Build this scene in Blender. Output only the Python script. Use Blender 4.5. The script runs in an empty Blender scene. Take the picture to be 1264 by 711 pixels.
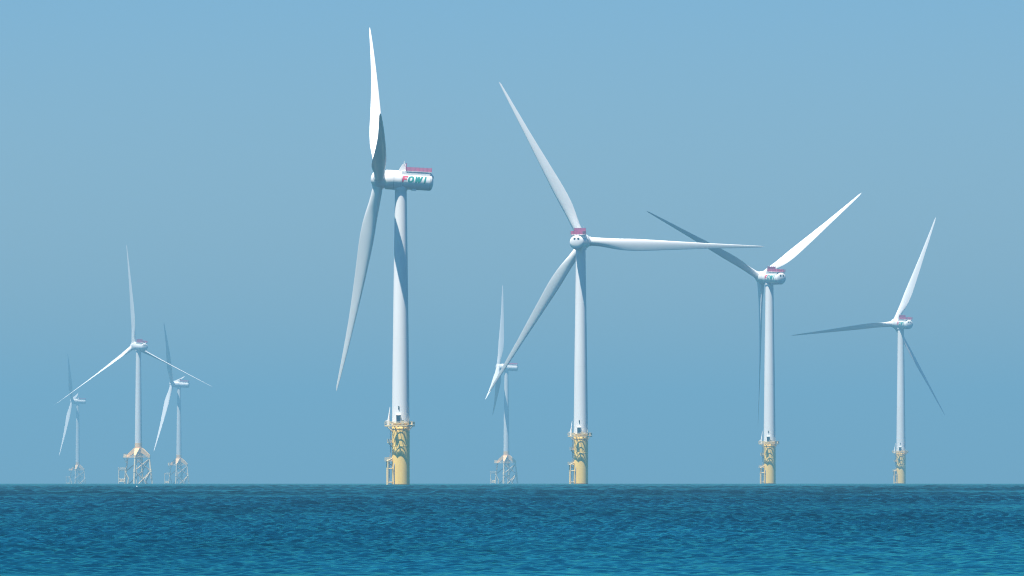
import bpy, bmesh, math, random
import numpy as np
from mathutils import Matrix, Vector

R = math.radians
C = bpy.context.scene.collection
scene = bpy.context.scene
RE = 7.4e6                      # effective earth radius (with refraction), metres

# ------------------------------------------------------------------ camera
cam_d = bpy.data.cameras.new('camera')
cam = bpy.data.objects.new('camera', cam_d); C.objects.link(cam)
cam.location = (0, 0, 2.0)
cam.rotation_euler = (R(90 + 1.246), 0, 0)
cam_d.sensor_width = 36.0
cam_d.lens = 305.9
cam_d.clip_start = 0.5
cam_d.clip_end = 80000
scene.camera = cam

# ------------------------------------------------------------------ sky, sun, exposure
SUN_EL, SUN_AZ = 69.5, 40.0     # azimuth: degrees to the left of straight behind the camera
sd = Vector((-math.sin(R(SUN_AZ)) * math.cos(R(SUN_EL)),
             -math.cos(R(SUN_AZ)) * math.cos(R(SUN_EL)), math.sin(R(SUN_EL))))
w = bpy.data.worlds.new('World'); scene.world = w; w.use_nodes = True
nt = w.node_tree
bg = nt.nodes['Background']
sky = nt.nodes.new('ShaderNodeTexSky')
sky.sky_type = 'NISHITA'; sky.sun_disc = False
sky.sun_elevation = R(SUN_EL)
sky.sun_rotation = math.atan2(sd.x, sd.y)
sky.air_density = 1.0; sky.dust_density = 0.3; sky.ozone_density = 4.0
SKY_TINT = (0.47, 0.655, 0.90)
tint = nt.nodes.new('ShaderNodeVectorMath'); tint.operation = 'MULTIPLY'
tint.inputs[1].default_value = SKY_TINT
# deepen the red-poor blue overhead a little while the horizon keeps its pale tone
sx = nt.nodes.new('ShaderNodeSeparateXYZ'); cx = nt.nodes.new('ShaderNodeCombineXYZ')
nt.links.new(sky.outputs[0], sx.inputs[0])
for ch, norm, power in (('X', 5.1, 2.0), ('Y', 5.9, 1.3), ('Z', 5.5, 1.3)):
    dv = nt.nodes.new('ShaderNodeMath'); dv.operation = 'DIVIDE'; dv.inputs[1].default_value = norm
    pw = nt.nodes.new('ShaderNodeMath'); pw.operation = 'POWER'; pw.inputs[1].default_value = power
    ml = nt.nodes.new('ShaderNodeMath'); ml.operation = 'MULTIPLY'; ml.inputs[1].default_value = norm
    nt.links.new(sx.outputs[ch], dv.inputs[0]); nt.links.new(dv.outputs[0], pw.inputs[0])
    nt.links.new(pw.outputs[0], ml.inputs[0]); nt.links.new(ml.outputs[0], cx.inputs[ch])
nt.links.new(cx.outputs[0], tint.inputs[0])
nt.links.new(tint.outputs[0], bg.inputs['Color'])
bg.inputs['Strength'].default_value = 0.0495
w.cycles.sampling_method = 'NONE'       # smooth sky: found by bounced rays, keeps the haze free of noise

sun_d = bpy.data.lights.new('sun', 'SUN'); sun_d.energy = 5.0; sun_d.angle = R(0.5)
sun_d.color = (1.0, 0.955, 0.88)
sun = bpy.data.objects.new('sun', sun_d); C.objects.link(sun)
sun.rotation_euler = sd.to_track_quat('Z', 'Y').to_euler()
sun.location = (0, 0, 400)

scene.view_settings.view_transform = 'Standard'
scene.view_settings.look = 'None'
scene.view_settings.gamma = 1.0
scene.view_settings.use_curve_mapping = False
scene.view_settings.exposure = 1.28
scene.cycles.use_denoising = True
scene.cycles.denoising_prefilter = 'ACCURATE'
scene.cycles.use_adaptive_sampling = False
scene.cycles.max_bounces = 6
scene.cycles.caustics_reflective = False
scene.cycles.volume_bounces = 0
scene.cycles.filter_width = 1.1
HAZE_DENSITY = 1.45e-4
HAZE_COLOR = (0.28, 0.65, 0.85)
HAZE_G = 0.35

# ------------------------------------------------------------------ materials
def new_mat(name):
    m = bpy.data.materials.new(name); m.use_nodes = True
    return m, m.node_tree, m.node_tree.nodes['Principled BSDF']

def paint(name, col, rough=0.4, var=0.06, scale=0.35, streak=True, metallic=0.0):
    """painted steel / gel coat: base colour with faint grime patches and vertical run marks"""
    m, t, p = new_mat(name)
    tc = t.nodes.new('ShaderNodeTexCoord')
    mp = t.nodes.new('ShaderNodeMapping')
    mp.inputs['Scale'].default_value = (1, 1, 0.12 if streak else 1)
    nz = t.nodes.new('ShaderNodeTexNoise'); nz.inputs['Scale'].default_value = scale
    nz.inputs['Detail'].default_value = 6
    rp = t.nodes.new('ShaderNodeValToRGB')
    rp.color_ramp.elements[0].position = 0.3; rp.color_ramp.elements[1].position = 0.7
    rp.color_ramp.elements[0].color = tuple(c * (1 - var) for c in col) + (1,)
    rp.color_ramp.elements[1].color = tuple(min(1, c * (1 + var * .4)) for c in col) + (1,)
    t.links.new(tc.outputs['Object'], mp.inputs['Vector'])
    t.links.new(mp.outputs[0], nz.inputs['Vector'])
    t.links.new(nz.outputs['Fac'], rp.inputs['Fac'])
    t.links.new(rp.outputs[0], p.inputs['Base Color'])
    p.inputs['Roughness'].default_value = rough
    p.inputs['Metallic'].default_value = metallic
    return m

M_WHITE = paint('white_gel_coat', (0.81, 0.80, 0.77), 0.38, 0.05)
M_TOWER = paint('white_tower_paint', (0.82, 0.805, 0.77), 0.42, 0.06, 0.25)
M_YELLOW = paint('yellow_marine_paint', (0.97, 0.63, 0.14), 0.5, 0.14, 0.5)
M_CREAM = paint('cream_yellow_steel', (0.90, 0.72, 0.44), 0.5, 0.10, 0.5)
M_ORANGE = paint('orange_yellow_steel', (0.92, 0.57, 0.23), 0.5, 0.10, 0.5)
M_GRATE = paint('pale_yellow_steelwork', (0.78, 0.60, 0.30), 0.5, 0.12, 1.0)
M_DARKSTEEL = paint('grey_galvanised_steel', (0.30, 0.32, 0.34), 0.5, 0.15, 1.0)
M_RED = paint('red_panel', (0.60, 0.06, 0.18), 0.5, 0.12, 1.0)
M_MAROON = paint('dark_and_shaded_red', (0.30, 0.04, 0.14), 0.5, 0.12, 1.0)  # dark red for posts; on the wind screen, shade put into its red
M_LETTER_RED = paint('red_lettering', (0.68, 0.02, 0.08), 0.45, 0.04)
M_LETTER_GREEN = paint('teal_green_lettering', (0.0, 0.24, 0.20), 0.45, 0.04)
M_BLACK = paint('dark_vent', (0.015, 0.015, 0.02), 0.5, 0.1)
M_DOOR = paint('dark_blue_door', (0.03, 0.07, 0.14), 0.4, 0.1)
M_RUST = paint('splash_zone_rust', (0.20, 0.10, 0.05), 0.8, 0.3, 0.8)

# ------------------------------------------------------------------ helpers
def link(name, mesh_data, mat, parent=None, matrix=None):
    o = bpy.data.objects.new(name, mesh_data); C.objects.link(o)
    if mat is not None and not mesh_data.materials:
        for mm in (mat if isinstance(mat, (list, tuple)) else [mat]):
            mesh_data.materials.append(mm)
    if parent is not None: o.parent = parent
    if matrix is not None: o.matrix_local = matrix
    return o

def bm_mesh(bm, name, smooth=True, angle=35):
    bmesh.ops.recalc_face_normals(bm, faces=bm.faces)
    me = bpy.data.meshes.new(name); bm.to_mesh(me); bm.free()
    if smooth:
        me.shade_smooth()
        try: me.set_sharp_from_angle(angle=R(angle))
        except Exception: pass
    return me

def add_box(bm, c, s, rot=None):
    m = Matrix.Translation(c)
    if rot is not None: m = m @ rot
    r = bmesh.ops.create_cube(bm, size=1.0)
    bmesh.ops.transform(bm, matrix=m @ Matrix.Diagonal((s[0], s[1], s[2], 1)), verts=r['verts'])
    return r['verts']

def add_tube(bm, a, b, r0, r1=None, n=12, caps=True):
    a, b = Vector(a), Vector(b); r1 = r0 if r1 is None else r1
    d = (b - a); q = d.to_track_quat('Z', 'Y').to_matrix().to_4x4()
    r = bmesh.ops.create_cone(bm, cap_ends=caps, segments=n, radius1=r0, radius2=r1, depth=d.length)
    bmesh.ops.transform(bm, matrix=Matrix.Translation((a + b) / 2) @ q, verts=r['verts'])

def add_lathe(bm, prof, n=48, axis='Z'):
    """prof: list of (radius, height); revolve about Z (or X)"""
    rings = []
    for r, h in prof:
        ring = []
        if r < 1e-6:
            p = (0, 0, h) if axis == 'Z' else (h, 0, 0)
            ring = [bm.verts.new(p)]
        else:
            for i in range(n):
                a = 2 * math.pi * i / n
                p = (r * math.cos(a), r * math.sin(a), h) if axis == 'Z' else (h, r * math.cos(a), r * math.sin(a))
                ring.append(bm.verts.new(p))
        rings.append(ring)
    for A, B in zip(rings, rings[1:]):
        for i in range(n):
            j = (i + 1) % n
            if len(A) == 1 and len(B) == 1: continue
            if len(A) == 1: bm.faces.new((A[0], B[i], B[j]))
            elif len(B) == 1: bm.faces.new((A[i], A[j], B[0]))
            else: bm.faces.new((A[i], A[j], B[j], B[i]))

def add_ring(bm, r0, r1, z0, z1, n=64):
    add_lathe(bm, [(r0, z0), (r1, z0), (r1, z1), (r0, z1), (r0, z0)], n)
    bmesh.ops.remove_doubles(bm, verts=bm.verts, dist=1e-4)

CACHE = {}
def cached(key, fn):
    if key not in CACHE: CACHE[key] = fn()
    return CACHE[key]

# ------------------------------------------------------------------ setting: the sea
WATER_BODY = (0.0, 0.0060, 0.0100, 1)
WATER_SHEEN = (0.20, 0.90, 0.75, 1)
def build_sea():
    rng = np.random.default_rng(5)
    half = R(4.3)
    fine_a = np.linspace(-half, half, 640)
    coarse_a = np.linspace(half, 2 * math.pi - half, 74)[1:-1]
    ang = np.concatenate([fine_a, coarse_a])
    r_near = np.linspace(2.0, 148.0, 30)
    rr = [150.0]
    while rr[-1] < 6600: rr.append(rr[-1] * 1.00065)
    r_far = np.geomspace(rr[-1] * 1.01, 20000, 70)
    rad = np.concatenate([r_near, np.array(rr), r_far])
    A, D = len(ang), len(rad)
    ca, sa = np.sin(ang), np.cos(ang)
    X = (rad[:, None] * ca[None, :]).astype(np.float32)
    Y = (rad[:, None] * sa[None, :]).astype(np.float32)
    Z = np.repeat((-(rad ** 2) / (2 * RE))[:, None], A, 1).astype(np.float32)
    in_a = np.clip((half - np.abs(np.where(ang > math.pi, ang - 2 * math.pi, ang))) / R(0.35), 0, 1)
    in_r = np.clip((rad - 150) / 20, 0, 1) * np.clip((6600 - rad) / 400, 0, 1)
    spacing = rad * 0.00065
    H = np.zeros_like(X)
    ncomp = 120
    lam = np.geomspace(0.40, 12.0, ncomp)
    # gustiness: slow patches in which the chop is stronger or weaker
    G = np.ones_like(X)
    for k in range(9):
        L = rng.uniform(30, 300); th = rng.uniform(0, math.pi)
        G += 0.14 * np.sin((X * math.cos(th) + Y * math.sin(th)) * (2 * math.pi / L) + rng.uniform(0, 6.28))
    G = np.clip(G, 0.35, 1.8)
    for l in lam:
        th = rng.normal(R(-82), R(50))            # travel direction, mostly towards the shore
        k = 2 * math.pi / l
        slope = 0.085 * rng.uniform(0.5, 1.4)
        amp = slope / k
        damp = np.clip((l / np.maximum(spacing, 1e-3) - 1.8) / 1.2, 0, 1)
        # sheltered near the beach, choppier further out: longer waves only build up offshore
        l0 = np.clip(rad / 460.0, 0.55, 3.0)
        near = np.exp(-.5 * (np.log(l / l0) / .5) ** 2)
        if l < 2.0: near = np.maximum(near, 0.3)
        near = near * np.clip(1.0 - (rad - 900) / 4000, 0.6, 1)
        if l < 3: near = near * np.clip((rad - 164) / 20, 0.6, 1)
        ph = k * (X * math.cos(th) + Y * math.sin(th)) + rng.uniform(0, 6.28)
        s = np.sin(ph); c = amp * (s + 0.15 * (s * s - .5))
        H += (c * (damp * near)[:, None]).astype(np.float32)
    Z += (H * G) * (in_r[:, None] * in_a[None, :]).astype(np.float32)
    co = np.stack([X, Y, Z], -1).reshape(-1, 3)
    co = np.concatenate([co, np.array([[0, 0, 0]], np.float32)])
    i = np.arange(D - 1)[:, None] * A; j = np.arange(A)[None, :]; jn = (np.arange(A) + 1)[None, :] % A
    quads = np.stack([i + j, i + A + j, i + A + jn, i + jn], -1).reshape(-1, 4)
    c0 = D * A
    tri = np.stack([np.full(A, c0), np.arange(A), (np.arange(A) + 1) % A], -1)
    me = bpy.data.meshes.new('sea')
    nq, ntri = len(quads), len(tri)
    me.vertices.add(len(co)); me.vertices.foreach_set('co', co.astype(np.float32).ravel())
    me.loops.add(nq * 4 + ntri * 3)
    me.loops.foreach_set('vertex_index', np.concatenate([quads.ravel(), tri.ravel()]).astype(np.int32))
    me.polygons.add(nq + ntri)
    starts = np.concatenate([np.arange(nq) * 4, nq * 4 + np.arange(ntri) * 3]).astype(np.int32)
    me.polygons.foreach_set('loop_start', starts)
    me.update(calc_edges=True)
    me.shade_smooth()
    m = bpy.data.materials.new('sea_water'); m.use_nodes = True
    t = m.node_tree; t.nodes.clear()
    out = t.nodes.new('ShaderNodeOutputMaterial'); mix = t.nodes.new('ShaderNodeMixShader')
    body = t.nodes.new('ShaderNodeBsdfDiffuse'); body.inputs['Color'].default_value = WATER_BODY
    gl = t.nodes.new('ShaderNodeBsdfGlossy'); gl.inputs['Color'].default_value = WATER_SHEEN
    fr = t.nodes.new('ShaderNodeFresnel'); fr.inputs['IOR'].default_value = 1.333
    fm = t.nodes.new('ShaderNodeMath'); fm.operation = 'MULTIPLY'
    fp = t.nodes.new('ShaderNodeMath'); fp.operation = 'POWER'; fp.inputs[1].default_value = 2.0
    t.links.new(fr.outputs[0], fp.inputs[0]); t.links.new(fp.outputs[0], fm.inputs[0]); t.links.new(fm.outputs[0], mix.inputs['Fac'])
    t.links.new(body.outputs[0], mix.inputs[1]); t.links.new(gl.outputs[0], mix.inputs[2])
    t.links.new(mix.outputs[0], out.inputs['Surface'])
    geo = t.nodes.new('ShaderNodeNewGeometry')
    # wind ripples too small for the mesh: slopes added to the surface normal
    def ripple(scale, xy, amount, detail):
        mp = t.nodes.new('ShaderNodeMapping'); mp.inputs['Scale'].default_value = (xy[0], xy[1], 1.0)
        nz = t.nodes.new('ShaderNodeTexNoise'); nz.inputs['Scale'].default_value = scale
        nz.inputs['Detail'].default_value = detail; nz.inputs['Roughness'].default_value = 0.6
        t.links.new(geo.outputs['Position'], mp.inputs['Vector']); t.links.new(mp.outputs[0], nz.inputs['Vector'])
        a = t.nodes.new('ShaderNodeVectorMath'); a.operation = 'SUBTRACT'; a.inputs[1].default_value = (.5, .5, .5)
        b = t.nodes.new('ShaderNodeVectorMath'); b.operation = 'MULTIPLY'; b.inputs[1].default_value = (amount, amount, 0)
        t.links.new(nz.outputs['Color'], a.inputs[0]); t.links.new(a.outputs[0], b.inputs[0])
        return b.outputs[0]
    r1 = ripple(2.4, (.8, 1.0), 0.45, 3)
    r2 = ripple(0.9, (1.0, 0.05), 0.35, 6)
    ad = t.nodes.new('ShaderNodeVectorMath'); ad.operation = 'ADD'
    t.links.new(r1, ad.inputs[0]); t.links.new(r2, ad.inputs[1])
    # the open water further out is choppier: its unresolved chop counts as roughness
    ln = t.nodes.new('ShaderNodeVectorMath'); ln.operation = 'LENGTH'
    t.links.new(geo.outputs['Position'], ln.inputs[0])
    rr_ = t.nodes.new('ShaderNodeMapRange')
    rr_.inputs['From Min'].default_value = 250; rr_.inputs['From Max'].default_value = 1500
    rr_.inputs['To Min'].default_value = 0.10; rr_.inputs['To Max'].default_value = 0.20
    t.links.new(ln.outputs['Value'], rr_.inputs['Value']); t.links.new(rr_.outputs[0], gl.inputs['Roughness'])
    fd = t.nodes.new('ShaderNodeMapRange')         # steep chop mirrors less of the low sky
    fd.inputs['From Min'].default_value = 250; fd.inputs['From Max'].default_value = 1500
    fd.inputs['To Min'].default_value = 0.86; fd.inputs['To Max'].default_value = 0.68
    t.links.new(ln.outputs['Value'], fd.inputs['Value'])
    # wind lanes: long patches of rougher and smoother water
    mp3 = t.nodes.new('ShaderNodeMapping'); mp3.inputs['Scale'].default_value = (0.03, 0.0045, 1.0)
    nz3 = t.nodes.new('ShaderNodeTexNoise'); nz3.inputs['Scale'].default_value = 1.0
    nz3.inputs['Detail'].default_value = 7; nz3.inputs['Roughness'].default_value = 0.68
    la = t.nodes.new('ShaderNodeMapRange')
    la.inputs['From Min'].default_value = 0.32; la.inputs['From Max'].default_value = 0.68
    la.inputs['To Min'].default_value = 0.65; la.inputs['To Max'].default_value = 1.25
    t.links.new(geo.outputs['Position'], mp3.inputs['Vector']); t.links.new(mp3.outputs[0], nz3.inputs['Vector'])
    t.links.new(nz3.outputs['Fac'], la.inputs['Value'])
    lm = t.nodes.new('ShaderNodeMath'); lm.operation = 'MULTIPLY'
    t.links.new(fd.outputs[0], lm.inputs[0]); t.links.new(la.outputs[0], lm.inputs[1])
    t.links.new(lm.outputs[0], fm.inputs[1])
    # slicks: long smoother lanes of water
    mp2 = t.nodes.new('ShaderNodeMapping'); mp2.inputs['Scale'].default_value = (0.02, 0.012, 1.0)
    nz2 = t.nodes.new('ShaderNodeTexNoise'); nz2.inputs['Scale'].default_value = 1.0
    nz2.inputs['Detail'].default_value = 5
    rp = t.nodes.new('ShaderNodeMapRange')
    rp.inputs['From Min'].default_value = 0.35; rp.inputs['From Max'].default_value = 0.60
    rp.inputs['To Min'].default_value = 0.5; rp.inputs['To Max'].default_value = 1.0
    t.links.new(geo.outputs['Position'], mp2.inputs['Vector'])
    t.links.new(mp2.outputs[0], nz2.inputs['Vector'])
    t.links.new(nz2.outputs['Fac'], rp.inputs['Value'])
    sc_ = t.nodes.new('ShaderNodeVectorMath'); sc_.operation = 'SCALE'
    t.links.new(ad.outputs[0], sc_.inputs[0]); t.links.new(rp.outputs[0], sc_.inputs['Scale'])
    ad2 = t.nodes.new('ShaderNodeVectorMath'); ad2.operation = 'ADD'
    t.links.new(geo.outputs['Normal'], ad2.inputs[0]); t.links.new(sc_.outputs[0], ad2.inputs[1])
    nm = t.nodes.new('ShaderNodeVectorMath'); nm.operation = 'NORMALIZE'
    t.links.new(ad2.outputs[0], nm.inputs[0]); 
    for q in (body, gl, fr): t.links.new(nm.outputs[0], q.inputs['Normal'])
    o = link('sea', me, m)
    o['kind'] = 'structure'
    return o
build_sea()

# ------------------------------------------------------------------ haze: one closed box of pale air
def build_haze():
    bm = bmesh.new()
    x0, x1, y0, y1, z0, z1 = -20600, 20600, -20600, 20600, -28.2, 208.0
    add_box(bm, ((x0 + x1) / 2, (y0 + y1) / 2, (z0 + z1) / 2), (x1 - x0, y1 - y0, z1 - z0))
    me = bm_mesh(bm, 'haze', smooth=False)
    m = bpy.data.materials.new('sea_haze'); m.use_nodes = True
    t = m.node_tree; t.nodes.clear()
    out = t.nodes.new('ShaderNodeOutputMaterial'); v = t.nodes.new('ShaderNodeVolumePrincipled')
    v.inputs['Color'].default_value = HAZE_COLOR + (1,)
    v.inputs['Density'].default_value = HAZE_DENSITY
    v.inputs['Anisotropy'].default_value = HAZE_G
    t.links.new(v.outputs[0], out.inputs['Volume'])
    o = link('haze', me, m); o['kind'] = 'stuff'
build_haze()

# ------------------------------------------------------------------ turbine parts (metres)
def blade_mesh(L, pitch, bend=0.06):
    """span +Z from the hub centre, +X upwind; leading edge at (sin b, cos b)"""
    ns, nc = 44, 28
    root = 1.6
    st = [0.0] + list(np.linspace(0.0, 1.0, ns) ** 0.9)
    st = sorted(set(st))
    bm = bmesh.new(); rings = []
    def chord(s):
        pts = [(0, 3.6), (.03, 3.6), (.06, 3.7), (.10, 4.0), (.15, 4.5), (.20, 4.95), (.25, 5.15), (.30, 5.05), (.38, 4.5), (.5, 3.65), (.65, 2.55), (.8, 1.75), (.9, 1.2), (.96, .82), (.99, .6), (1.0, .12)]
        return float(np.interp(s, [a for a, _ in pts], [b for _, b in pts])) * L / 77.0
    def thick(s):
        pts = [(0, 1.0), (.03, 1.0), (.08, .82), (.14, .56), (.20, .42), (.3, .32), (.5, .24), (.8, .19), (1, .17)]
        return float(np.interp(s, [a for a, _ in pts], [b for _, b in pts]))
    def twist(s): return float(np.interp(s, [0, .1, .25, .5, .8, 1.0], [14, 13, 9, 4, 1, 0]))
    for s in st:
        z = root + s * (L - root)
        c, tk = chord(s), thick(s)
        circ = max(0.0, min(1.0, (tk - .45) / .5))
        axis = .5 * circ + .33 * (1 - circ)
        b = R(pitch + twist(s))
        le = Vector((math.sin(b), math.cos(b))); nn = Vector((le.y, -le.x))
        bx = bend * L * (.35 * s + .65 * s * s)
        ring = []
        for i in range(nc):
            a = 2 * math.pi * i / nc
            u = .5 * (1 + math.cos(a))              # 1 = trailing edge ... 0 = leading
            sg = 1 if math.sin(a) >= 0 else -1
            yc = math.sqrt(max(0, .25 - (u - .5) ** 2)) * tk      # ellipse
            yn = 5 * tk * (.2969 * math.sqrt(max(u, 0)) - .126 * u - .3516 * u ** 2 + .2843 * u ** 3 - .1030 * u ** 4)
            yv = circ * yc + (1 - circ) * max(yn, 0.004) * (1.0 if sg > 0 else .75)
            uu = (axis - u) * c; vv = sg * yv * c
            q = le * uu + nn * vv
            ring.append(bm.verts.new((q.x + bx, q.y, z)))
        rings.append(ring)
    for A, B in zip(rings, rings[1:]):
        for i in range(nc):
            bm.faces.new((A[i], A[(i + 1) % nc], B[(i + 1) % nc], B[i]))
    bm.faces.new(rings[0][::-1]); bm.faces.new(rings[-1])
    return bm_mesh(bm, 'blade', angle=60)

def collar_mesh(L):
    bm = bmesh.new(); k = L / 77.0
    add_lathe(bm, [(1.98 * k, 1.3 * k), (1.98 * k, 3.0 * k), (1.9 * k, 3.15 * k), (1.84 * k, 3.15 * k), (1.84 * k, 1.3 * k), (1.98 * k, 1.3 * k)], 40)
    return bm_mesh(bm, 'blade_collar')

def hub_mesh(k):
    """spinner, axis +X upwind, hub centre at origin"""
    bm = bmesh.new()
    prof = [(0, 2.75), (.7, 2.70), (1.4, 2.5), (2.1, 2.1), (2.6, 1.6), (2.95, .9), (3.1, 0.1), (3.12, -1.4), (2.95, -2.2), (2.4, -2.3), (0, -2.3)]
    add_lathe(bm, [(r * k, h * k) for r, h in prof], 56, 'X')
    for i in range(3):
        q = Matrix.Rotation(i * 2 * math.pi / 3, 4, 'X')
        a = q @ Vector((0, 0, .5)); b = q @ Vector((0, 0, 3.0 * k))
        add_tube(bm, a, b, 2.15 * k, 2.02 * k, 40)
    return bm_mesh(bm, 'hub', angle=40)

def nacelle_mesh():
    """axis +X upwind, tower axis at x = 0, nacelle axis at z = 0"""
    bm = bmesh.new()
    # generator ring and front canopy
    add_lathe(bm, [(2.2, 5.6), (3.15, 5.45), (3.38, 5.1), (3.40, 2.6), (3.40, -0.1), (3.30, -.22), (3.12, -.28)], 64, 'X')
    # rear housing and its bulging end cap
    add_lathe(bm, [(3.10, -.05), (3.08, -9.9), (3.00, -10.3), (2.82, -10.62), (2.4, -10.92), (1.6, -11.16), (.8, -11.27), (0, -11.3)], 64, 'X')
    # roof hump that carries the hoist platform
    add_box(bm, (-5.0, 0, 2.4), (9.9, 4.9, 1.42))
    # yaw bearing skirt, underside hatch
    add_lathe(bm, [(2.45, -3.45), (2.45, -2.2), (2.2, -2.0)], 48)
    add_box(bm, (-4.6, .9, -3.02), (1.6, 1.1, .55))
    add_box(bm, (-4.6, -.9, -3.02), (1.6, 1.1, .55))
    return bm_mesh(bm, 'nacelle')

def seam_mesh():
    bm = bmesh.new()
    add_lathe(bm, [(3.395, 2.66), (3.425, 2.66), (3.425, 2.54), (3.395, 2.54)], 64, 'X')
    return bm_mesh(bm, 'panel_seam')

PZ, PX0, PX1, PW = 3.12, -10.4, -1.6, 2.6      # hoist platform: floor height, ends, half width
def heli_floor_mesh():
    bm = bmesh.new()
    add_box(bm, ((PX0 + PX1) / 2, 0, PZ + .08), (PX1 - PX0, PW * 2, .16))
    for x in np.linspace(PX0 + .8, PX1 - .8, 6):
        add_tube(bm, (x, -PW + .1, PZ - .0), (x, -2.4, 2.2), .07, n=8)
        add_tube(bm, (x, PW - .1, PZ - .0), (x, 2.4, 2.2), .07, n=8)
    return bm_mesh(bm, 'hoist_platform')

def railing_mesh():
    bm = bmesh.new(); h = 1.45; z = PZ + .16
    xs = np.linspace(PX0 + .06, PX1 - .06, 7)
    ys = np.linspace(-PW + .06, PW - .06, 5)
    segs = [((xs[i], s * (PW - .06)), (xs[i + 1], s * (PW - .06))) for i in range(6) for s in (-1, 1)]
    segs += [((PX0 + .06, ys[i]), (PX0 + .06, ys[i + 1])) for i in range(4)]
    for (ax, ay), (bx, by) in segs:
        dx, dy = bx - ax, by - ay; L = math.hypot(dx, dy); rot = Matrix.Rotation(math.atan2(dy, dx), 4, 'Z')
        cx, cy = (ax + bx) / 2, (ay + by) / 2
        for q in range(6):                        # louvred panel: slats with small gaps
            add_box(bm, (cx, cy, z + .16 + q * .222), (L - .16, .04, .14), rot)
    return bm_mesh(bm, 'platform_railing', smooth=False)

def rail_post_spots():
    xs = np.linspace(PX0 + .06, PX1 - .06, 7); ys = np.linspace(-PW + .06, PW - .06, 5)
    return [(x, sg * (PW - .02)) for x in xs for sg in (-1, 1)] + [(PX0 + .02, y) for y in ys[1:-1]]
def rail_post_mesh():
    bm = bmesh.new(); h = 1.5
    add_box(bm, (0, 0, PZ + .16 + h / 2), (.11, .11, h))
    return bm_mesh(bm, 'railing_post', smooth=False)

def windscreen_mesh():
    bm = bmesh.new(); x = PX1 + .10; z = PZ + .1
    for i in range(4):
        y = -PW + .15 + (i + .5) * (2 * PW - .3) / 4
        add_box(bm, (x, y, z + 1.35), (.1, (2 * PW - .3) / 4 - .08, 2.6))
    for i in range(5):
        y = -PW + .15 + i * (2 * PW - .3) / 4
        add_box(bm, (x - .06, y, z + 1.4), (.14, .1, 2.75))
    return bm_mesh(bm, 'wind_screen', smooth=False)

def mast_mesh():
    bm = bmesh.new()
    # white gusset plates in front of the screen, cross bar with instruments
    for y in (-1.6, 1.6):
        v0 = [bm.verts.new((x, y - .06, z)) for x, z in ((1.0, 3.1), (-1.4, 2.9), (-1.4, 5.5), (-.9, 5.9), (-.3, 5.6))]
        v1 = [bm.verts.new((v.co.x, y + .06, v.co.z)) for v in v0]
        bm.faces.new(v0); bm.faces.new(v1[::-1])
        for i in range(5):
            bm.faces.new((v0[i], v0[(i + 1) % 5], v1[(i + 1) % 5], v1[i]))
    add_tube(bm, (-.9, -1.9, 5.6), (-.9, 1.9, 5.6), .09, n=8)
    for y in (-1.5, 1.5): add_tube(bm, (-.9, y, 5.6), (-.9, y, 6.7), .05, n=8)
    return bm_mesh(bm, 'weather_mast', smooth=False)

def vent_mesh(y):
    bm = bmesh.new()
    add_lathe(bm, [(0, -.14), (.42, -.14), (.46, -.04), (.46, .3), (0, .3)], 24, 'X')
    xx = -11.10
    bmesh.ops.transform(bm, matrix=Matrix.Translation((xx, y, 1.55)), verts=bm.verts)
    return bm_mesh(bm, 'vent')

def cap_seam_mesh():
    bm = bmesh.new()
    add_lathe(bm, [(3.06, -10.02), (3.115, -10.02), (3.115, -9.90), (3.06, -9.90)], 64, 'X')
    return bm_mesh(bm, 'cap_seam')

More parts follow.
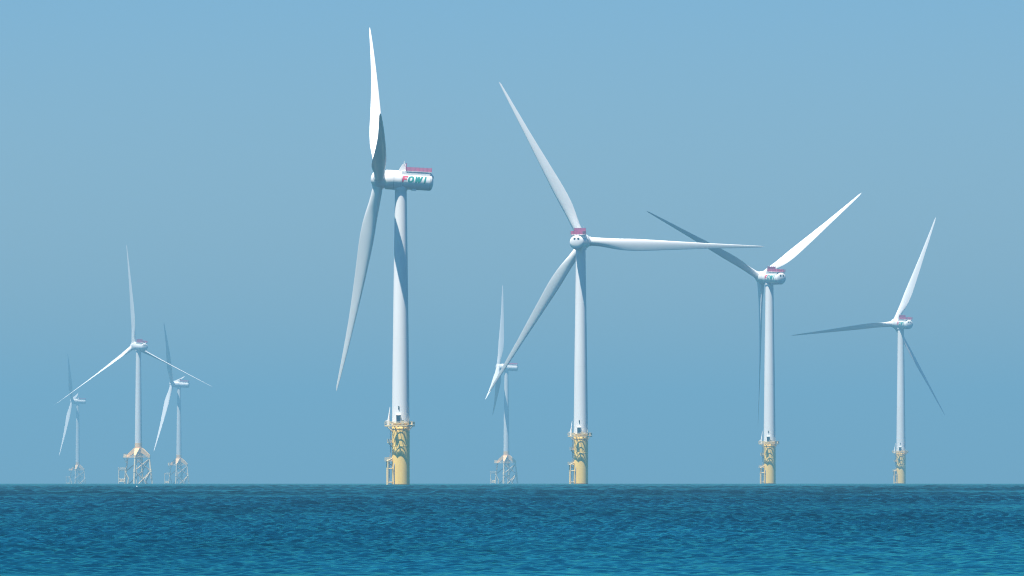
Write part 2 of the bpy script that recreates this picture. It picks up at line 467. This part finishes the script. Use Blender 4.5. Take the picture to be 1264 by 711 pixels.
def letter_mesh(ch):
    """bold slanted letters wrapped round the +Y flank of the rear housing; s runs aft, t up"""
    Hh = 2.4
    rad0 = 3.095
    bm = bmesh.new()
    sl = .22
    T0 = -.81                                     # baseline height on the flank
    def P(s, t, r):
        s2 = s + sl * t
        a = (T0 + t) / 3.1
        return (-s2, r * math.cos(a), r * math.sin(a))
    lift = [0.05]
    def stroke(a, b, c, d, n=8):
        """quad a-b (bottom) to d-c (top), each (s, t)"""
        r1 = rad0 + lift[0]; lift[0] += .006
        rows = []
        for i in range(n + 1):
            f = i / n
            p = (a[0] + (d[0] - a[0]) * f, a[1] + (d[1] - a[1]) * f)
            q = (b[0] + (c[0] - b[0]) * f, b[1] + (c[1] - b[1]) * f)
            rows.append([bm.verts.new(P(*p, r1)), bm.verts.new(P(*q, r1)), bm.verts.new(P(*q, rad0 - .05)), bm.verts.new(P(*p, rad0 - .05))])
        for A, B in zip(rows, rows[1:]):
            for i in range(4): bm.faces.new((A[i], A[(i + 1) % 4], B[(i + 1) % 4], B[i]))
        bm.faces.new(rows[0]); bm.faces.new(rows[-1][::-1])
    def vbar(s, wd, t0, t1): stroke((s, t0), (s + wd, t0), (s + wd, t1), (s, t1))
    if ch == 'F':
        s = .1
        vbar(s, .62, 0, Hh); vbar(s, 1.75, Hh - .55, Hh); vbar(s, 1.5, Hh * .40, Hh * .40 + .52)
    if ch == 'O':
        s, W = 2.05, 2.05; n = 40
        r1 = rad0 + .035; ro = []
        for i in range(n):
            a = 2 * math.pi * i / n
            def sup(x): return math.copysign(abs(x) ** .85, x)
            o_ = (s + W / 2 + W / 2 * sup(math.cos(a)), Hh / 2 + Hh / 2 * sup(math.sin(a)))
            i_ = (s + W / 2 + (W / 2 - .62) * sup(math.cos(a)), Hh / 2 + (Hh / 2 - .58) * sup(math.sin(a)))
            ro.append([bm.verts.new(P(*o_, r1)), bm.verts.new(P(*i_, r1)), bm.verts.new(P(*i_, rad0 - .05)), bm.verts.new(P(*o_, rad0 - .05))])
        for i in range(n):
            A, B = ro[i], ro[(i + 1) % n]
            for q in range(4): bm.faces.new((A[q], A[(q + 1) % 4], B[(q + 1) % 4], B[q]))
    if ch == 'W':
        s = 4.3; wd = .6
        xs = [(.15, Hh), (.45, 0), (1.05, Hh * .95), (1.45, 0), (2.15, Hh)]
        for (a, ta), (b, tb) in zip(xs, xs[1:]):
            if ta > tb: a, ta, b, tb = b, tb, a, ta
            stroke((s + a, ta), (s + a + wd, ta), (s + b + wd, tb), (s + b, tb))
    if ch == 'I':
        s = 7.7
        vbar(s, .52, 0, Hh)
    return bm_mesh(bm, 'letter', smooth=False)

def tower_mesh(rb, rt, z0, z1):
    bm = bmesh.new(); prof = []; n = 26
    for i in range(n + 1):
        f = i / n; prof.append((rb + (rt - rb) * (f ** 1.15), z0 + (z1 - z0) * f))
    add_lathe(bm, prof, 96)
    # flange rings between the sections
    for f in (.36, .70):
        z = z0 + (z1 - z0) * f; r = rb + (rt - rb) * (f ** 1.15)
        add_lathe(bm, [(r - .01, z - .10), (r + .015, z - .09), (r + .015, z + .09), (r - .01, z + .10)], 96)
    return bm_mesh(bm, 'tower')

# --- monopile foundation
DECK = 20.6
RM = 3.10
PR = 5.25
def monopile_mesh():
    bm = bmesh.new()
    add_lathe(bm, [(RM, -9), (RM, DECK - 1.5), (RM + .12, DECK - 1.35), (RM + .12, DECK - .9), (RM - .02, DECK - .75), (RM - .02, DECK + .55), (RM + .16, DECK + .6), (RM + .16, DECK + .8), (0, DECK + .8)], 96)
    add_lathe(bm, [(RM - .01, 13.2), (RM + .03, 13.25), (RM + .03, 13.45), (RM - .01, 13.5)], 96)
    return bm_mesh(bm, 'monopile')
def splash_mesh():
    bm = bmesh.new()
    add_lathe(bm, [(RM - .02, -6), (RM + .025, -6), (RM + .025, .30), (RM - .02, .35)], 96)
    return bm_mesh(bm, 'splash_band')
# work platform: a rectangular lattice deck of open grating, longer towards and away from the shore
DX0, DX1, DY = -5.55, 4.85, 6.1
def deck_outline(inset=0.0):
    a, b, d = DX0 + inset, DX1 - inset, DY - inset
    return [(a + 1.7, -d), (b - 2.4, -d), (b, -d + 2.8), (b, d), (a, d), (a, -d + 2.2)]
def platform_mesh():
    bm = bmesh.new()
    out = deck_outline(.12)
    for i in range(6):
        p, q = Vector((*out[i], 0)), Vector((*out[(i + 1) % 6], 0)); d = q - p
        add_box(bm, (p + q) / 2 + Vector((0, 0, DECK - .2)), (d.length + .1, .18, .38), Matrix.Rotation(math.atan2(d.y, d.x), 4, 'Z'))
    def span(v, along_x):
        """extent of the deck across a beam line, minus the column"""
        if along_x:
            lo, hi = DX0 + .2, DX1 - .2
            if v < -DY + 2.8: hi = DX1 - 2.4 + (v + DY) * 2.4 / 2.8 - .2
            if v < -DY + 2.2: lo = DX0 + 1.7 - (v + DY) * 1.7 / 2.2 + .2
        else:
            lo, hi = -DY + .2, DY - .2
            if v > DX1 - 2.4: lo = -DY + (v - DX1 + 2.4) * 2.8 / 2.4 + .2
            if v < DX0 + 1.7: lo = -DY + (DX0 + 1.7 - v) * 2.2 / 1.7 + .2
        c = math.sqrt(max(0, RM * RM - v * v)) + .0
        return [(lo, -c), (c, hi)] if c > 0 else [(lo, hi)]
    for k, y in enumerate(np.arange(-DY + .86, DY - .4, .74)):
        for lo, hi in span(y, True):
            if hi - lo > .1: add_box(bm, ((lo + hi) / 2, y, DECK - .18), (hi - lo, .11, .22))
    for x in np.arange(DX0 + .95, DX1 - .4, 1.3):
        for lo, hi in span(x, False):
            if hi - lo > .1: add_box(bm, (x, (lo + hi) / 2, DECK - .15), (.11, hi - lo, .24))
    # solid plates at the crane and the ladder, strip round the column
    add_box(bm, (DX0 + .75, 0.6, DECK + .05), (1.2, 3.0, .05))
    add_box(bm, (DX1 - .75, 1.6, DECK + .05), (1.2, 3.4, .05))
    for x, y in ((-2.2, -DY + .6), (1.2, -DY + .8), (3.9, -2.4), (-4.8, -2.0), (-4.8, 3), (4.0, 3)):
        L = math.hypot(x, y); add_tube(bm, (x, y, DECK - .35), (x / L * (RM - .05), y / L * (RM - .05), DECK - 2.3), .13, n=8)
    return bm_mesh(bm, 'work_platform', smooth=False)
def plat_rail_mesh():
    bm = bmesh.new()
    out = [Vector((*p, DECK)) for p in deck_outline(.1)]
    up = Vector((0, 0, 1))
    for i in range(6):
        p, q = out[i], out[(i + 1) % 6]; d = q - p; n = max(2, int(d.length / 1.25))
        rot = Matrix.Rotation(math.atan2(d.y, d.x), 4, 'Z')
        for z in (.45, .82, 1.2): add_box(bm, (p + q) / 2 + up * z, (d.length, .07, .08), rot)
        for k in range(n + 1):
            c = p.lerp(q, k / n); add_box(bm, c + up * .68, (.09, .09, 1.12), rot)
    # screens and life-saving boxes fixed to the rail
    def screen(i, f0, f1, h=.7, z=.7):
        p, q = out[i], out[(i + 1) % 6]; d = q - p
        nrm = Vector((d.y, -d.x, 0)).normalized() * .07
        rot = Matrix.Rotation(math.atan2(d.y, d.x), 4, 'Z')
        add_box(bm, p.lerp(q, (f0 + f1) / 2) + nrm + up * z, (d.length * (f1 - f0), .05, h), rot)
    for a in ((0, .0, .10), (0, .34, .44), (0, .70, .80), (1, .15, .5), (1, .7, 1.0), (2, .1, .3), (4, .55, .8), (4, .1, .3)): screen(*a)
    return bm_mesh(bm, 'railing', smooth=False)
CABINETS = ((R(-82), (.9, 1.5, 1.6), 5.3), (R(-20), (.8, 1.2, 1.2), 4.0), (R(-122), (.7, 1.0, .9), 5.3))
J_CABINETS = (((-10.9, -3.0, 22.0 + 1.35), (2.4, 2.0, 2.9)), ((-11.3, -.2, 22.0 + 1.0), (1.4, 1.6, 2.2)))
def cabinet_mesh(c, s):
    bm = bmesh.new()
    v = add_box(bm, c, s)
    bmesh.ops.bevel(bm, geom=list(bm.edges), offset=.06, segments=2, affect='EDGES')
    add_box(bm, (c[0], c[1], c[2] + s[2] / 2 + .03), (s[0] + .14, s[1] + .14, .06))
    return bm_mesh(bm, 'equipment_cabinet', smooth=False)
def crane_mesh():
    bm = bmesh.new()
    a = R(-166); x, y = math.cos(a) * 4.35, math.sin(a) * 4.35
    add_tube(bm, (x, y, DECK), (x, y, DECK + 2.0), .42, .36, 16)
    add_tube(bm, (x, y, DECK + 1.9), (x + .55, y - .1, DECK + 6.3), .34, .10, 12)
    add_tube(bm, (x + .25, y, DECK + 1.2), (x + .45, y, DECK + 4.0), .16, .12, 10)
    add_box(bm, (x - .55, y, DECK + 1.55), (.9, .4, .3))
    return bm_mesh(bm, 'davit_crane')
def door_mesh(rb, z):
    bm = bmesh.new(); a = R(-104)
    rot = Matrix.Rotation(a, 4, 'Z')
    def at(r, z, da=0): return (math.cos(a + da) * r, math.sin(a + da) * r, z)
    add_box(bm, at(rb - .02, z + 1.3), (.30, 1.25, 2.4), rot)
    return bm_mesh(bm, 'door', smooth=False)
def canopy_mesh(rb, z):
    bm = bmesh.new(); a = R(-104); rot = Matrix.Rotation(a, 4, 'Z')
    def at(r, z, da=0): return (math.cos(a + da) * r, math.sin(a + da) * r, z)
    add_box(bm, at(rb + .25, z + 2.75), (1.1, 1.7, .14), rot)
    for da in (-.26, .26): add_box(bm, at(rb + .1, z + 1.35, da), (.3, .14, 2.6), rot)
    return bm_mesh(bm, 'door_canopy', smooth=False)
def plate_mesh(rb, z):
    bm = bmesh.new(); a = R(-102); rot = Matrix.Rotation(a, 4, 'Z')
    add_box(bm, (math.cos(a) * (rb + .02), math.sin(a) * (rb + .02), z), (.12, .42, .95), rot)
    add_box(bm, (math.cos(a + .02) * (rb + .05), math.sin(a + .02) * (rb + .05), z - .75), (.14, .25, .3), rot)
    return bm_mesh(bm, 'sign_plate', smooth=False)

def landing_mesh():
    """boat landing: fender tubes, struts, rest platforms; radial direction = +X (rotated on the object)"""
    bm = bmesh.new()
    for y in (-.95, .95):
        add_tube(bm, (RM + 1.55, y, -4), (RM + 1.55, y, 8.3), .24, n=14)
        add_tube(bm, (RM + 1.55, y, 8.3), (RM - .05, y, 9.2), .24, n=14)
        for z in (.8, 5.6): add_tube(bm, (RM + 1.55, y, z), (RM - .1, y * .9, z + .1), .17, n=10)
    for z in (.8, 5.6): add_tube(bm, (RM + 1.55, -.95, z), (RM + 1.55, .95, z), .15, n=10)
    add_tube(bm, (RM + .05, 1.9, .9), (RM - .2, 2.2, 5.6), .13, n=10)
    return bm_mesh(bm, 'boat_landing')
def ladder_mesh():
    bm = bmesh.new()
    for y in (-.3, .3): add_tube(bm, (RM + .75, y, -3), (RM + .75, y, 10.4), .07, n=8)
    for z in np.arange(-2.7, 10.3, .3): add_tube(bm, (RM + .75, -.3, z), (RM + .75, .3, z), .025, n=6)
    for y in (-.28, .28): add_tube(bm, (RM + .5, y, 9.0), (RM + .5, y, DECK), .06, n=8)
    for z in np.arange(9.2, DECK, .3): add_tube(bm, (RM + .5, -.28, z), (RM + .5, .28, z), .025, n=6)
    for z in np.arange(11, DECK - 1, 1.1):      # cage hoops
        add_lathe_hoop(bm, (RM + .75, 0, z), .42)
    return bm_mesh(bm, 'ladder')
def add_lathe_hoop(bm, c, r):
    n = 10
    pts = [Vector((c[0] + r * math.cos(R(-110 + 220 * i / n)), c[1] + r * math.sin(R(-110 + 220 * i / n)), c[2])) for i in range(n + 1)]
    for a, b in zip(pts, pts[1:]): add_tube(bm, a, b, .03, n=5, caps=False)
def rest_mesh(z, ext):
    bm = bmesh.new()
    add_box(bm, (RM + ext / 2, 0, z), (ext, 2.3, .16))
    for zz in (.5, .85, 1.2):
        for y in (-1.1, 1.1): add_box(bm, (RM + ext / 2, y, z + zz), (ext, .07, .14))
        add_box(bm, (RM + ext - .04, 0, z + zz), (.07, 2.2, .14))
    for x in np.linspace(.3, ext - .05, 3):
        for y in (-1.1, 1.1): add_box(bm, (RM + x, y, z + .65), (.09, .09, 1.2))
    add_tube(bm, (RM + ext - .3, .8, z), (RM - .05, .7, z - 1.5), .09, n=8)
    add_tube(bm, (RM + ext - .3, -.8, z), (RM - .05, -.7, z - 1.5), .09, n=8)
    return bm_mesh(bm, 'rest_platform', smooth=False)
def cable_mesh():
    bm = bmesh.new()
    add_tube(bm, (RM + .18, 0, -6), (RM + .18, 0, 6.5), .16, n=10)
    add_tube(bm, (RM + .18, 0, 6.5), (RM - .1, 0, 7.4), .16, n=10)
    return bm_mesh(bm, 'cable_tube')

# --- jacket foundation
JT, JTOP = 22.0, 29.6          # leg tops, top of the transition piece
LEG_AZ = (-15, 75, 165, 255)   # measured from "towards the camera", to the right
def leg_xy(az, z):
    r = 9.3 + (JT - z) / JT * 2.5
    a = R(az); return Vector((math.sin(a) * r, -math.cos(a) * r, z))
def j_leg_mesh(az):
    bm = bmesh.new()
    add_tube(bm, leg_xy(az, -10), leg_xy(az, JT), .80, .72, 20)
    for z in (10.6,):
        p = leg_xy(az, z); q = leg_xy(az, z + 2.4); add_tube(bm, leg_xy(az, z - 1.2), leg_xy(az, z + 1.2), .95, .95, 20)
    add_tube(bm, leg_xy(az, JT - 1.0), leg_xy(az, JT + .1), .9, .9, 20)
    return bm_mesh(bm, 'leg')
def j_brace_mesh(a0, z0, a1, z1):
    bm = bmesh.new(); add_tube(bm, leg_xy(a0, z0), leg_xy(a1, z1), .5, n=14)
    return bm_mesh(bm, 'brace')
def tp_mesh():
    bm = bmesh.new()
    add_lathe(bm, [(2.9, JT - 1.5), (3.1, JT - .5), (3.1, JTOP), (3.25, JTOP), (3.25, JTOP + .5), (0, JTOP + .5)], 64)
    for az in LEG_AZ:                       # deep box arms, wide at the column, narrow at the leg
        a = R(az); d = Vector((math.sin(a), -math.cos(a), 0)); s = Vector((d.y, -d.x, 0))
        L = leg_xy(az, JT); rad = math.hypot(L.x, L.y)
        prof = [(2.6, JTOP - .2, 2.3), (3.6, JTOP - .25, 2.15), (rad + .75, JT + 1.5, .85), (rad + .75, JT - .1, .85), (rad - .75, JT - .1, .95), (2.8, JT + 3.6, 2.1)]
        lft = [bm.verts.new(d * r + Vector((0, 0, z)) + s * wd) for r, z, wd in prof]
        rgt = [bm.verts.new(d * r + Vector((0, 0, z)) - s * wd) for r, z, wd in prof]
        n = len(prof)
        for i in range(n): bm.faces.new((lft[i], lft[(i + 1) % n], rgt[(i + 1) % n], rgt[i]))
        bm.faces.new(lft[::-1]); bm.faces.new(rgt)
    return bm_mesh(bm, 'transition_piece', angle=25)
def j_deck_mesh():
    """perimeter walkway between leg tops with the laydown bay to the left"""
    bm = bmesh.new()
    P4 = [leg_xy(a, JT - .4) for a in LEG_AZ]
    for i in range(4):
        a, b = P4[i], P4[(i + 1) % 4]; d = b - a
        rot = Matrix.Rotation(math.atan2(d.y, d.x), 4, 'Z')
        add_box(bm, (a + b) / 2, (d.length - 1.3, .9, .35), rot)
    add_box(bm, (-9.9, -1.5, JT - .35), (5.0, 6.0, .4))
    for y in (-4.2, 1.2):
        add_tube(bm, (-12.2, y, JT - .5), (-8.9, y * .6, JT - 6.5), .16, n=8)
    return bm_mesh(bm, 'deck', smooth=False)
def j_rail_mesh():
    bm = bmesh.new(); z0 = JT - .15
    P4 = [leg_xy(a, z0) * 1.0 for a in LEG_AZ]
    segs = [(P4[i], P4[(i + 1) % 4]) for i in range(4)]
    c = [Vector((-12.4, -4.5, z0)), Vector((-12.4, 1.5, z0)), Vector((-7.9, 1.5, z0)), Vector((-7.9, -4.5, z0))]
    segs += [(c[0], c[1]), (c[1], c[2]), (c[3], c[0])]
    for a, b in segs:
        n = max(2, int((b - a).length / 1.5))
        for zz in (.4, .8, 1.15): add_tube(bm, a + Vector((0, 0, zz)), b + Vector((0, 0, zz)), .06, n=6)
        for i in range(n + 1):
            p = a.lerp(b, i / n); add_tube(bm, p, p + Vector((0, 0, 1.2)), .06, n=6)
    return bm_mesh(bm, 'railing', smooth=False)
def j_landing_mesh():
    bm = bmesh.new()
    # fender frame standing left of the left leg
    X0, X1 = -15.8, -10.8
    for x in (X0, X1):
        for y in (-4.2, -1.4): add_tube(bm, (x, y, -5), (x, y, 12.5), .36 if x == X0 else .30, n=12)
    for z in (2.0, 4.0, 11.2):
        for y in (-4.2, -1.4): add_tube(bm, (X0, y, z), (X1, y, z), .26, n=10)
        add_tube(bm, (X0, -4.2, z), (X0, -1.4, z), .26, n=10)
    add_box(bm, ((X0 + X1) / 2, -2.8, 11.9), (X1 - X0 + 1.2, 3.6, .3))
    # struts bent back to the leg
    add_tube(bm, (X1, -2.8, 11.5), (-9.9, 2.4, 12.4), .32, n=10)
    add_tube(bm, (X1 + .1, -4.6, 9.8), (-7.9, -4.4, 4.2), .62, n=12)
    add_tube(bm, (-7.9, -4.4, 4.2), (-8.6, -4.0, -3), .62, n=12)
    add_tube(bm, (X1, -2.8, 2.0), (-11.0, 2.6, 2.4), .32, n=10)
    return bm_mesh(bm, 'boat_landing')
def j_landing_rail_mesh():
    bm = bmesh.new()
    X0, X1 = -16.4, -10.2
    c = [(X0, -4.6), (X1, -4.6), (X1, -1.0), (X0, -1.0)]
    for i in range(4):
        a, b = Vector((*c[i], 12.1)), Vector((*c[(i + 1) % 4], 12.1))
        for zz in (.45, .85, 1.25): add_tube(bm, a + Vector((0, 0, zz)), b + Vector((0, 0, zz)), .06, n=6)
        for q in range(4):
            p = a.lerp(b, q / 4); add_tube(bm, p, p + Vector((0, 0, 1.3)), .06, n=6)
    add_box(bm, (-13.3, -2.8, 3.0), (3.4, 1.6, 1.4))
    return bm_mesh(bm, 'railing', smooth=False)
def j_tube_mesh():
    bm = bmesh.new()
    # cable tubes: bent runs from the sea up to the deck
    for x, y, s in ((6.4, -7.2, 1), (4.4, 5.5, 1)):
        pts = [(x + .9, y - .2, -5), (x - .6, y, 1.2), (x - .9, y, 2.6), (x - .2, y, 4.6), (x + 3.4, y + 2.0, 9.8), (x + 3.2, y + 2.6, 11.0)]
        for a, b in zip(pts, pts[1:]): add_tube(bm, a, b, .28, n=12)
    for x, y in ((1.2, 2.0), (-1.4, 1.4)): add_tube(bm, (x, y, -6), (x * 1.1, y, JT - 1), .30, n=10)
    return bm_mesh(bm, 'cable_tube')

# ------------------------------------------------------------------ one turbine
def turbine(label, group, x, y, hub_z, yaw, theta, pitch, kind, blade_L, rb, rt, rotor_yaw=None, bend=.06, bladepitch=None, base_rot=0.0):
    base = -(x * x + y * y) / (2 * RE)
    root = bpy.data.objects.new('wind_turbine', None); C.objects.link(root)
    root.empty_display_size = 5
    root.location = (x, y, base)
    root['label'] = label; root['category'] = 'wind turbine'; root['group'] = group
    k = blade_L / 77.0
    nk = 1.0 if kind == 'monopile' else 1.06
    NT = 3.0
    over = 7.7 * nk
    nac_z = hub_z - over * math.sin(R(NT))
    Mn = Matrix.Translation((0, 0, nac_z)) @ Matrix.Rotation(R(yaw), 4, 'Z') @ Matrix.Rotation(R(-NT), 4, 'Y') @ Matrix.Scale(nk, 4)
    # tower
    z0 = DECK + .8 if kind == 'monopile' else JTOP + .5
    z1 = nac_z - 2.2 * nk
    tw = link('tower', cached(('tower', rb, rt, z0, round(z1, 2)), lambda: tower_mesh(rb, rt, z0, z1)), M_TOWER, root)
    if kind == 'monopile':
        link('door', cached(('door', rb), lambda: door_mesh(rb, DECK + .8)), M_DOOR, tw)
        link('door_canopy', cached(('canopy', rb), lambda: canopy_mesh(rb, DECK + .8)), M_TOWER, tw)
        link('sign_plate', cached(('plate', rb), lambda: plate_mesh(rb, DECK + 6.1)), M_BLACK, tw)
    else:
        def band():
            bm = bmesh.new(); zz = z0 + 3.4; f = (3.4 / (z1 - z0)); r = rb + (rt - rb) * (f ** 1.15)
            add_lathe(bm, [(rb + .03, z0), (rb + .03, z0 + 1), (r + .035, zz), (r - .02, zz)], 96)
            return bm_mesh(bm, 'yellow_band')
        link('yellow_band', cached(('band', rb, rt, z0, round(z1, 2)), band), M_ORANGE, tw)
    # nacelle
    na = link('nacelle', cached('nacelle', nacelle_mesh), M_WHITE, root, Mn)
    link('panel_seam', cached('seam', seam_mesh), M_DARKSTEEL, na)
    link('cap_seam', cached('capseam', cap_seam_mesh), M_DARKSTEEL, na)
    link('hoist_platform', cached('heli', heli_floor_mesh), M_WHITE, na)
    link('platform_railing', cached('hrail', railing_mesh), M_RED, na)
    for px, py in rail_post_spots(): link('railing_post', cached('hpost', rail_post_mesh), M_MAROON, na, Matrix.Translation((px, py, 0)))
    link('wind_screen', cached('screen', windscreen_mesh), M_MAROON, na)
    link('weather_mast', cached('mast', mast_mesh), M_WHITE, na)
    for s in (-.8, .8): link('vent', cached(('vent', s), lambda s=s: vent_mesh(s)), M_BLACK, na)
    if kind == 'monopile':
        for ch in 'FOWI':
            link('letter', cached(('letter', ch), lambda ch=ch: letter_mesh(ch)), M_LETTER_RED if ch == 'F' else M_LETTER_GREEN, na)
    # rotor
    ry = yaw if rotor_yaw is None else rotor_yaw
    hubp = Mn @ Vector((7.7, 0, 0))
    Mh = Matrix.Translation(hubp) @ Matrix.Rotation(R(ry), 4, 'Z') @ Matrix.Rotation(R(-6), 4, 'Y')
    link('hub', cached(('hub', nk), lambda: hub_mesh(nk)), M_WHITE, root, Mh @ Matrix.Rotation(R(theta), 4, 'X'))
    for i in range(3):
        Mb = Mh @ Matrix.Rotation(R(theta + 120 * i), 4, 'X')
        b = link('blade', cached(('blade', blade_L, pitch, bend), lambda: blade_mesh(blade_L, pitch, bend)), M_WHITE, root, Mb)
        link('blade_collar', cached(('collar', blade_L), lambda: collar_mesh(blade_L)), M_WHITE, b)
    # foundation
    if kind == 'monopile':
        mp = link('monopile', cached('monopile', monopile_mesh), M_YELLOW, root)
        link('splash_band', cached('splash', splash_mesh), M_RUST, mp)
        pf = link('work_platform', cached('platform', platform_mesh), M_GRATE, root)
        link('railing', cached('prail', plat_rail_mesh), M_GRATE, pf)
        for q, (a, sz, r) in enumerate(CABINETS):
            link('equipment_cabinet', cached(('cab', q), lambda: cabinet_mesh((math.cos(a) * r, math.sin(a) * r, DECK + .08 + sz[2] / 2), sz)), M_CREAM, pf)
        link('davit_crane', cached('crane', crane_mesh), M_WHITE, pf)
        lz = Matrix.Rotation(R(-170), 4, 'Z')
        bl = link('boat_landing', cached('landing', landing_mesh), M_GRATE, root, lz)
        link('ladder', cached('ladder', ladder_mesh), M_DARKSTEEL, bl)
        link('rest_platform', cached('rest1', lambda: rest_mesh(8.2, 2.35)), M_GRATE, bl)
        link('rest_platform', cached('rest2', lambda: rest_mesh(14.6, 1.5)), M_GRATE, bl)
        link('cable_tube', cached('cable', cable_mesh), M_DARKSTEEL, mp, Matrix.Rotation(R(-133), 4, 'Z'))
    else:
        jr = Matrix.Rotation(R(base_rot), 4, 'Z')
        jk = link('jacket', cached('jdeck', j_deck_mesh), M_CREAM, root, jr)
        link('railing', cached('jrail', j_rail_mesh), M_CREAM, jk)
        for q, (cc, sz) in enumerate(J_CABINETS): link('equipment_cabinet', cached(('jcab', q), lambda: cabinet_mesh(cc, sz)), M_CREAM, jk)
        link('cable_tube', cached('jtube', j_tube_mesh), M_CREAM, jk)
        for az in LEG_AZ: link('leg', cached(('jleg', az), lambda az=az: j_leg_mesh(az)), M_CREAM, jk)
        for i in range(4):
            a0, a1 = LEG_AZ[i], LEG_AZ[(i + 1) % 4]
            for zl, zh in ((10.6, 20.6), (-4.0, 10.6)):
                for A, B in ((a0, a1), (a1, a0)):
                    link('brace', cached(('jb', A, zl), lambda A=A, B=B: j_brace_mesh(A, zl, B, zh)), M_CREAM, jk)
        link('transition_piece', cached('tp', tp_mesh), M_ORANGE, root, jr)
        bl = link('boat_landing', cached('jland', j_landing_mesh), M_CREAM, root, jr)
        link('railing', cached('jlrail', j_landing_rail_mesh), M_CREAM, bl)
    return root

GM = 'turbines on yellow monopiles'
GJ = 'hazy turbines on lattice jackets'
turbine('largest white wind turbine, side-on, green and red lettering on its nacelle, yellow monopile', GM,
        -38.5, 3011, 105.8, 184.2, 44.4, -116, 'monopile', 77.0, 3.05, 2.02, bend=.075)
turbine('white turbine seen from behind with one blade pointing level right, second largest yellow monopile', GM,
        29.3, 3707, 103.7, 80.0, 92.0, 0, 'monopile', 77.0, 3.05, 2.02, rotor_yaw=88)
turbine('white turbine with two raised blades in a wide V, third blade hanging beside its tower', GM,
        131.8, 4453, 105.8, 123.0, 54.95, 46, 'monopile', 77.0, 3.05, 2.02)
turbine('rightmost and smallest turbine on a yellow monopile, one blade pointing level left', GM,
        257.3, 5757, 106.1, 119.1, 23.2, 34, 'monopile', 77.0, 3.05, 2.02)
turbine('tallest of the hazy lattice-based turbines, seen from behind with one blade straight up', GJ,
        -306.3, 7135, 113.1, 118.7, 113.85, 74, 'jacket', 83.5, 2.95, 2.05)
turbine('hazy side-on lattice-based turbine just right of the tallest hazy one', GJ,
        -371.2, 9700, 112.3, 169.5, 83.8, -102, 'jacket', 83.5, 2.95, 2.05)
turbine('faintest and leftmost turbine, on a lattice jacket almost lost in haze', GJ,
        -608.9, 12200, 118.9, 174.0, 82.0, -102, 'jacket', 83.5, 2.95, 2.05)
turbine('hazy side-on lattice-based turbine standing between the two largest yellow-based turbines', GJ,
        -5.7, 8800, 118.7, 176.6, 5.97, 78, 'jacket', 83.5, 2.95, 2.05)

# ------------------------------------------------------------------ small float near the horizon
def float_buoy(x, y, z):
    root = bpy.data.objects.new('buoy', None); C.objects.link(root); root.location = (x, y, z)
    root['label'] = 'tiny white float on the water in front of the leftmost lattice jackets'
    root['category'] = 'buoy'
    bm = bmesh.new()
    add_lathe(bm, [(0, -.2), (.11, -.15), (.17, -.03), (.18, .06), (.14, .16), (.06, .22), (0, .23)], 24)
    link('float_body', bm_mesh(bm, 'float_body'), M_WHITE, root)
    bm = bmesh.new(); add_tube(bm, (0, 0, .2), (0, 0, .4), .025, n=8)
    link('stub_mast', bm_mesh(bm, 'stub_mast'), M_WHITE, root)
float_buoy((169 - 632) / 10740 * 1860, 1860, -1860 ** 2 / (2 * RE) + .12)
